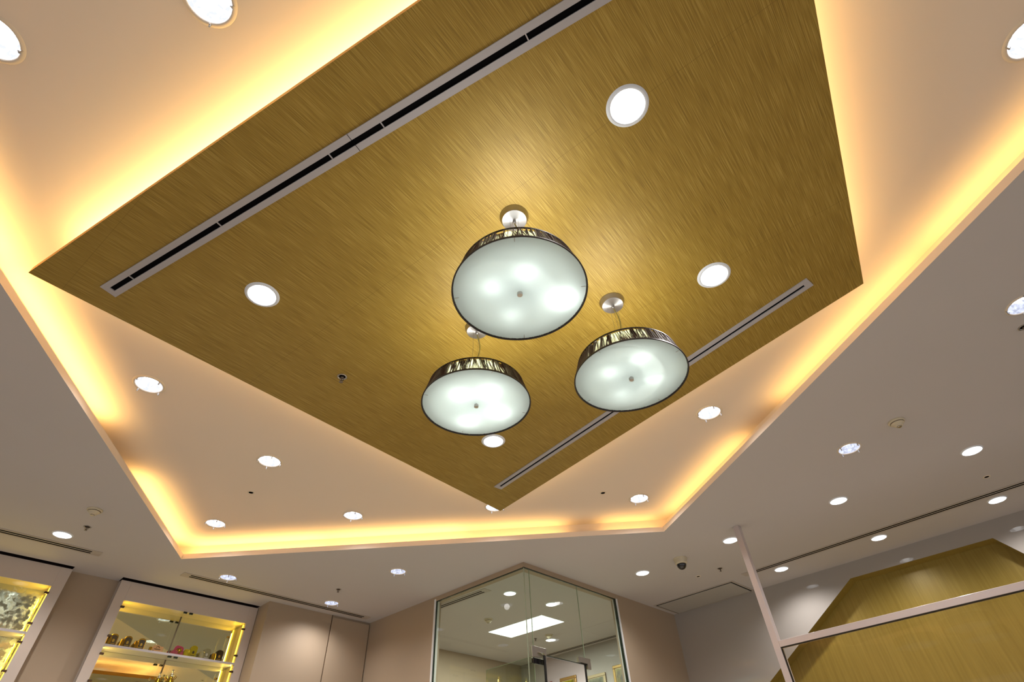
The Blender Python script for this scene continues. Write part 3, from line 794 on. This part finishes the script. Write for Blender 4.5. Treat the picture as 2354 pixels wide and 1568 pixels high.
# ------------------------------------------------------------------ display cabinets
YF, YM, ZC = 5.910, 6.080, 3.187
def cabinet(x0, x1, ox0, ox1, label, mirror, left_end=True):
    t = thing('display_cabinet', label, 'cabinet', ((x0+x1)/2, YF, 0), 0, 'lit display cabinets')
    cx = (x0+x1)/2; X = lambda x: x-cx; Y = lambda y: y-YF
    obj('side_panel', box(X(x0), X(x0)+0.02, 0.001, 0.20, 0, ZC), M['lacquer'], t)
    obj('side_panel', box(X(x1)-0.02, X(x1), 0.001, 0.20, 0, ZC), M['lacquer'], t)
    obj('stile', box(X(x0), X(ox0), 0, 0.012, 0, ZC), M['lacquer'], t)
    obj('stile', box(X(ox1), X(x1), 0, 0.012, 0, ZC), M['lacquer'], t)
    obj('top_rail', box(X(ox0)+0.0005, X(ox1)-0.0005, 0.0006, 0.012, 3.032, ZC), M['lacquer'], t)
    obj('top_board', box(X(ox0)-0.02, X(ox1)+0.02, 0.012, Y(YM), 3.033, 3.047), M['cabin'], t)
    obj('inner_side', box(X(ox0)-0.02, X(ox0)-0.004, 0.012, Y(YM), 1.0, 3.033), M['cabin'], t)
    obj('inner_side', box(X(ox1)+0.004, X(ox1)+0.02, 0.012, Y(YM), 1.0, 3.033), M['cabin'], t)
    obj('mirror_back', box(X(ox0)-0.02, X(ox1)+0.02, Y(YM), Y(YM)+0.006, 1.0, 3.05), mirror, t)
    if mirror is M['mirror']:
        obj('mirror_joint', box(X(1.673), X(1.684), Y(YM)-0.004, Y(YM)-0.0005, 1.0, 3.032), M['brass'], t)
    for z in (2.669, 2.340):
        obj('shelf', box(X(ox0)-0.003, X(ox1)+0.003, 0.001, Y(YM)-0.004, z, z+0.017), M['shelf'], t)
    mid = (ox0+ox1)/2
    for za, zb in ((2.689, 3.029), (2.360, 2.664)):
        for xa, xb, sgn in ((ox0+0.004, mid-0.002, -1), (mid+0.002, ox1-0.004, 1)):
            d = obj('glass_door', box(X(xa), X(xb), -0.002, 0.003, za, zb), M['door_glass'], t)
            hx = X(xa) if sgn < 0 else X(xb)
            for hz in (zb-0.052, za+0.057):
                obj('hinge', bevel(box(hx-0.010 if sgn < 0 else hx-0.022, hx+0.022 if sgn < 0 else hx+0.010, -0.008, 0.012, hz-0.008, hz+0.008), 0.003), M['hook'], d)
            lx = X(mid-0.026) if sgn < 0 else X(mid+0.026)
            obj('clip', bevel(box(lx-0.016, lx+0.016, -0.006, 0.010, zb-0.012, zb+0.002), 0.002), M['lock'], d)
    for za, zb in ((2.687, 3.031), (2.358, 2.668), (1.9, 2.339)):
        for x in (X(ox0)-0.0038, X(ox1)-0.0012):
            s = obj('led_strip', box(x, x+0.005, 0.050, 0.070, za, zb), M['led'], t)
    # strips also throw light on the shelf boards
    for x, s in ((X(ox0)+0.008, 1), (X(ox1)-0.008, -1)):
        l = bpy.data.lights.new('led_glow', 'AREA'); l.shape = 'RECTANGLE'; l.size = 0.62; l.size_y = 0.012; l.energy = 1.7; l.color = (1, 0.72, 0.16)
        o = bpy.data.objects.new('led_glow', l); C.objects.link(o); o.parent = t
        o.location = (x, 0.0615, 2.69); o.rotation_euler = (PI/2, 0, 0); o.rotation_euler = Matrix(((0, 0, -s), (0, 0, 0), (0, 0, 0))).to_euler() if False else (0, -s*PI/2, 0)
        o.rotation_mode = 'XYZ'
    return t
cabinet(1.040, 2.316, 1.122, 2.236, 'white display cabinet with yellow strip lights and perfume bottles behind glass', M['mirror'])
cabinet(-0.620, 0.654, -0.538, 0.572, 'far left white display cabinet cut by the photo edge, with cloudy silver back', M['mirror_old'])

# ------------------------------------------------------------------ bottles on the shelf
def metal(name, rgb, rough=0.22, metalness=0.85): return plain(name, rgb, rough, metal=metalness, var=0.12, scale=30)
gold_d = metal('bottle_dark_gold', (140, 104, 22)); gold_b = metal('bottle_gold', (152, 120, 26)); gold_y = metal('bottle_yellow_glass', (160, 142, 16), 0.12, 0.3)
grey_c = metal('bottle_smoke_glass', (150, 142, 116), 0.10, 0.35); blk = metal('bottle_black', (52, 40, 18), 0.2, 0.5); brown_p = plain('bottle_label_brown', (52, 38, 14), 0.35)
embl = metal('emblem_gold', (160, 128, 54), 0.4)
ZS = 2.686
def arch_pts(w, h, rise, n=10):
    pts = [(-w/2, 0), (w/2, 0), (w/2, h-rise)]
    for i in range(1, n): 
        a = PI*i/n; pts.append((w/2*cos(a), h-rise+rise*sin(a)))
    pts.append((-w/2, h-rise)); return pts
def arch_slab(w, h, rise, y0, y1, bev=0.0):
    bm = bmesh.new(); pts = arch_pts(w, h, rise)
    a = [bm.verts.new((x, y0, z)) for x, z in pts]; b = [bm.verts.new((x, y1, z)) for x, z in pts]
    bm.faces.new(a); bm.faces.new(list(reversed(b)))
    for i in range(len(pts)): bm.faces.new((a[i], b[i], b[(i+1) % len(pts)], a[(i+1) % len(pts)]))
    bmesh.ops.recalc_face_normals(bm, faces=bm.faces)
    if bev: bevel(bm, bev, 1)
    return bm
def tall_bottle(x, w, h, label, body, front, em):
    t = thing('perfume_bottle', label, 'perfume bottle', (x, 5.990, ZS), 0, 'tall arched perfume bottles')
    obj('body', arch_slab(w, h, 0.020, -0.018, 0.018, 0.002), body, t)
    obj('front_panel', arch_slab(w*0.78, h*0.84, 0.014, -0.0195, -0.0178), front, t).location = (0, 0, h*0.04)
    d = lathe([(0, 0.0006), (0.008, 0.0004), (0.0095, 0)], 20)
    bmesh.ops.scale(d, vec=(1, 1.35, 1), verts=d.verts); bmesh.ops.rotate(d, cent=(0, 0, 0), matrix=Matrix.Rotation(PI/2, 3, 'X'), verts=d.verts)
    obj('emblem', d, em, t, loc=(0, -0.0197, h*0.46))
    obj('label_bar', box(-w*0.28, w*0.28, -0.0203, -0.0194, h*0.20, h*0.25), em, t)
def small_jar(x, w, h, label, body):
    t = thing('perfume_jar', label, 'perfume jar', (x, 5.941, ZS), 0, 'small gold perfume jars')
    r = w/2
    obj('body', lathe([(0, 0), (r*0.96, 0), (r, 0.004), (r, h*0.74), (r*0.93, h*0.78), (0, h*0.78)], 28), body, t, smooth=False)
    obj('lid', lathe([(r*0.95, h*0.79), (r*0.97, h*0.86), (r*0.8, h*0.95), (r*0.3, h), (0, h)], 28), body, t, smooth=True)
small_jar(1.147, 0.036, 0.062, 'small gold jar at the left end of the shelf, beside the first tall bottle', gold_b)
tall_bottle(1.186, 0.060, 0.098, 'tall arched brown-and-gold bottle, leftmost on the shelf', gold_b, brown_p, embl)
small_jar(1.252, 0.038, 0.062, 'small gold jar between the first and second tall brown-gold bottles', gold_d)
tall_bottle(1.297, 0.060, 0.098, 'tall arched brown-and-gold bottle, second from the left on the shelf', gold_b, brown_p, embl)
small_jar(1.362, 0.040, 0.062, 'small gold jar just left of the third tall brown-gold bottle', gold_d)
tall_bottle(1.408, 0.060, 0.096, 'tall arched brown-and-gold bottle, third from the left, before the tan case', gold_b, brown_p, embl)
# tan scalloped case
t = thing('perfume_case', 'pinkish tan scalloped gift case standing left of the mirror joint', 'gift case', (1.548, 5.975, ZS))
tanm = plain('tan_case', (184, 134, 90), 0.4); pinkm = plain('magenta_case', (158, 26, 74), 0.35); pinkd = plain('pink_dark', (134, 34, 52), 0.4)
pts = [(-0.048, 0), (0.048, 0), (0.046, 0.046), (0.044, 0.056), (0.030, 0.053), (0.014, 0.056), (0.008, 0.062), (-0.006, 0.062), (-0.014, 0.057), (-0.026, 0.060), (-0.034, 0.054), (-0.044, 0.044)]
def slab(pts, y0, y1):
    bm = bmesh.new(); a = [bm.verts.new((x, y0, z)) for x, z in pts]; b = [bm.verts.new((x, y1, z)) for x, z in pts]
    bm.faces.new(a); bm.faces.new(list(reversed(b)))
    for i in range(len(pts)): bm.faces.new((a[i], b[i], b[(i+1) % len(pts)], a[(i+1) % len(pts)]))
    bmesh.ops.recalc_face_normals(bm, faces=bm.faces); return bm
obj('back', slab(pts, -0.006, 0.006), tanm, t)
obj('emblem', tube([(0.013*cos(i*PI/6), -0.008, 0.040+0.012*sin(i*PI/6)) for i in range(7)], 0.0018, 6), brown_p, t)
obj('tray', box(-0.036, 0.040, -0.038, -0.007, 0.0, 0.016), tanm, t)
obj('label_bar', box(-0.026, 0.026, -0.0075, -0.0061, 0.026, 0.031), brown_p, t)
small_jar(1.485, 0.026, 0.034, 'tiny gold jar half hidden at the left of the tan case', gold_b)
# magenta case
t = thing('perfume_case', 'open magenta gift case standing right of the mirror joint', 'gift case', (1.722, 5.975, ZS))
pts = [(-0.040, 0), (0.044, 0), (0.044, 0.036), (0.046, 0.058), (0.040, 0.074), (0.020, 0.082), (-0.016, 0.084), (-0.030, 0.074), (-0.036, 0.050)]
obj('lid', slab(pts, 0.0, 0.010), pinkm, t)
obj('tray', slab([(-0.066, 0), (0.040, 0), (0.042, 0.030), (-0.010, 0.036), (-0.058, 0.032)], -0.036, -0.001), pinkd, t)
obj('bottle_inset', lathe([(0, 0.0), (0.026, 0.0), (0.028, 0.026), (0.018, 0.044), (0.0, 0.048)], 24), gold_d, t, loc=(0.004, -0.012, 0.014), smooth=True)
obj('emblem', lathe([(0, 0), (0.006, 0.002), (0, 0.004)], 12), M['chrome'], t, loc=(0.016, -0.003, 0.068))
small_jar(1.790, 0.050, 0.056, 'small yellow glass jar right of the magenta case', gold_y)
tall_bottle(1.856, 0.062, 0.104, 'tall arched yellow-green glass bottle with a dark oval emblem', gold_y, gold_y, brown_p)
small_jar(1.926, 0.048, 0.060, 'small clear grey jar between the yellow and the grey tall bottles', grey_c)
tall_bottle(1.980, 0.064, 0.098, 'tall arched smoky grey glass bottle', grey_c, grey_c, M['shelf'])
small_jar(2.034, 0.042, 0.058, 'small gold jar between the grey and the black tall bottles', gold_b)
tall_bottle(2.097, 0.064, 0.102, 'tall arched black bottle with gold emblem at the right end of the shelf', blk, blk, embl)
# ornate flacons on the lower shelf
def flacon(x, y, h, label, s):
    t = thing('perfume_flacon', label, 'perfume bottle', (x, y, 2.357), 0, 'ornate crystal and gold flacons on the lower shelf')
    obj('body', lathe([(0, 0), (0.030*s, 0), (0.034*s, 0.03), (0.026*s, h*0.55), (0.012*s, h*0.68), (0.010*s, h*0.74)], 20), gold_b, t, smooth=True)
    bm = lathe([(0.011*s, h*0.74), (0.016*s, h*0.77), (0.010*s, h*0.82), (0.004, h*0.88), (0.009*s, h*0.93), (0.004*s, h*0.985), (0, h)], 12)
    obj('stopper', bm, M['chrome'], t, smooth=True)
    bm = bmesh.new()
    for k in range(6):
        a = k*PI/3; tube([(0.013*s*cos(a), 0.013*s*sin(a), h*0.62), (0.026*s*cos(a), 0.026*s*sin(a), h*0.70), (0.030*s*cos(a), 0.030*s*sin(a), h*0.78)], 0.003, 6, bm)
    obj('crown', bm, gold_b, t)
flacon(1.742, 5.970, 0.225, 'tall ornate gold flacon with jewelled stopper on the lower shelf', 1.5)
flacon(1.640, 5.955, 0.190, 'shorter ornate gold flacon left of the tall jewelled one on the lower shelf', 1.1)

# ------------------------------------------------------------------ world + camera
w = bpy.data.worlds.new('World'); scene.world = w; w.use_nodes = True
bg = w.node_tree.nodes['Background']; bg.inputs[0].default_value = (0.95, 0.97, 1.0, 1); bg.inputs[1].default_value = 0.82

p, r, y = 0.765571438, -0.0545467889, 0.822177302
fw = Vector((0, cos(p), sin(p))); rt = Vector((1, 0, 0)); up = rt.cross(fw)
rt2 = rt*cos(r)+up*sin(r); up2 = up*cos(r)-rt*sin(r)
Q = Matrix(((cos(y), sin(y), 0), (-sin(y), cos(y), 0), (0, 0, 1)))
rt2, up2, fw = Q @ rt2, Q @ up2, Q @ fw
cam = bpy.data.cameras.new('camera'); cam.sensor_width = 36; cam.lens = 36*1214.705/2354; cam.clip_start = 0.02
co = bpy.data.objects.new('camera', cam); C.objects.link(co)
mw = Matrix((rt2, up2, -fw)).transposed().to_4x4(); mw.translation = (0, 0, 1.3)
co.matrix_world = mw
scene.camera = co

scene.view_settings.view_transform = 'Standard'
scene.view_settings.look = 'None'
scene.view_settings.exposure = 0.0
scene.cycles.max_bounces = 8
scene.cycles.diffuse_bounces = 4
scene.cycles.glossy_bounces = 6
scene.cycles.transparent_max_bounces = 16
scene.cycles.sample_clamp_indirect = 6
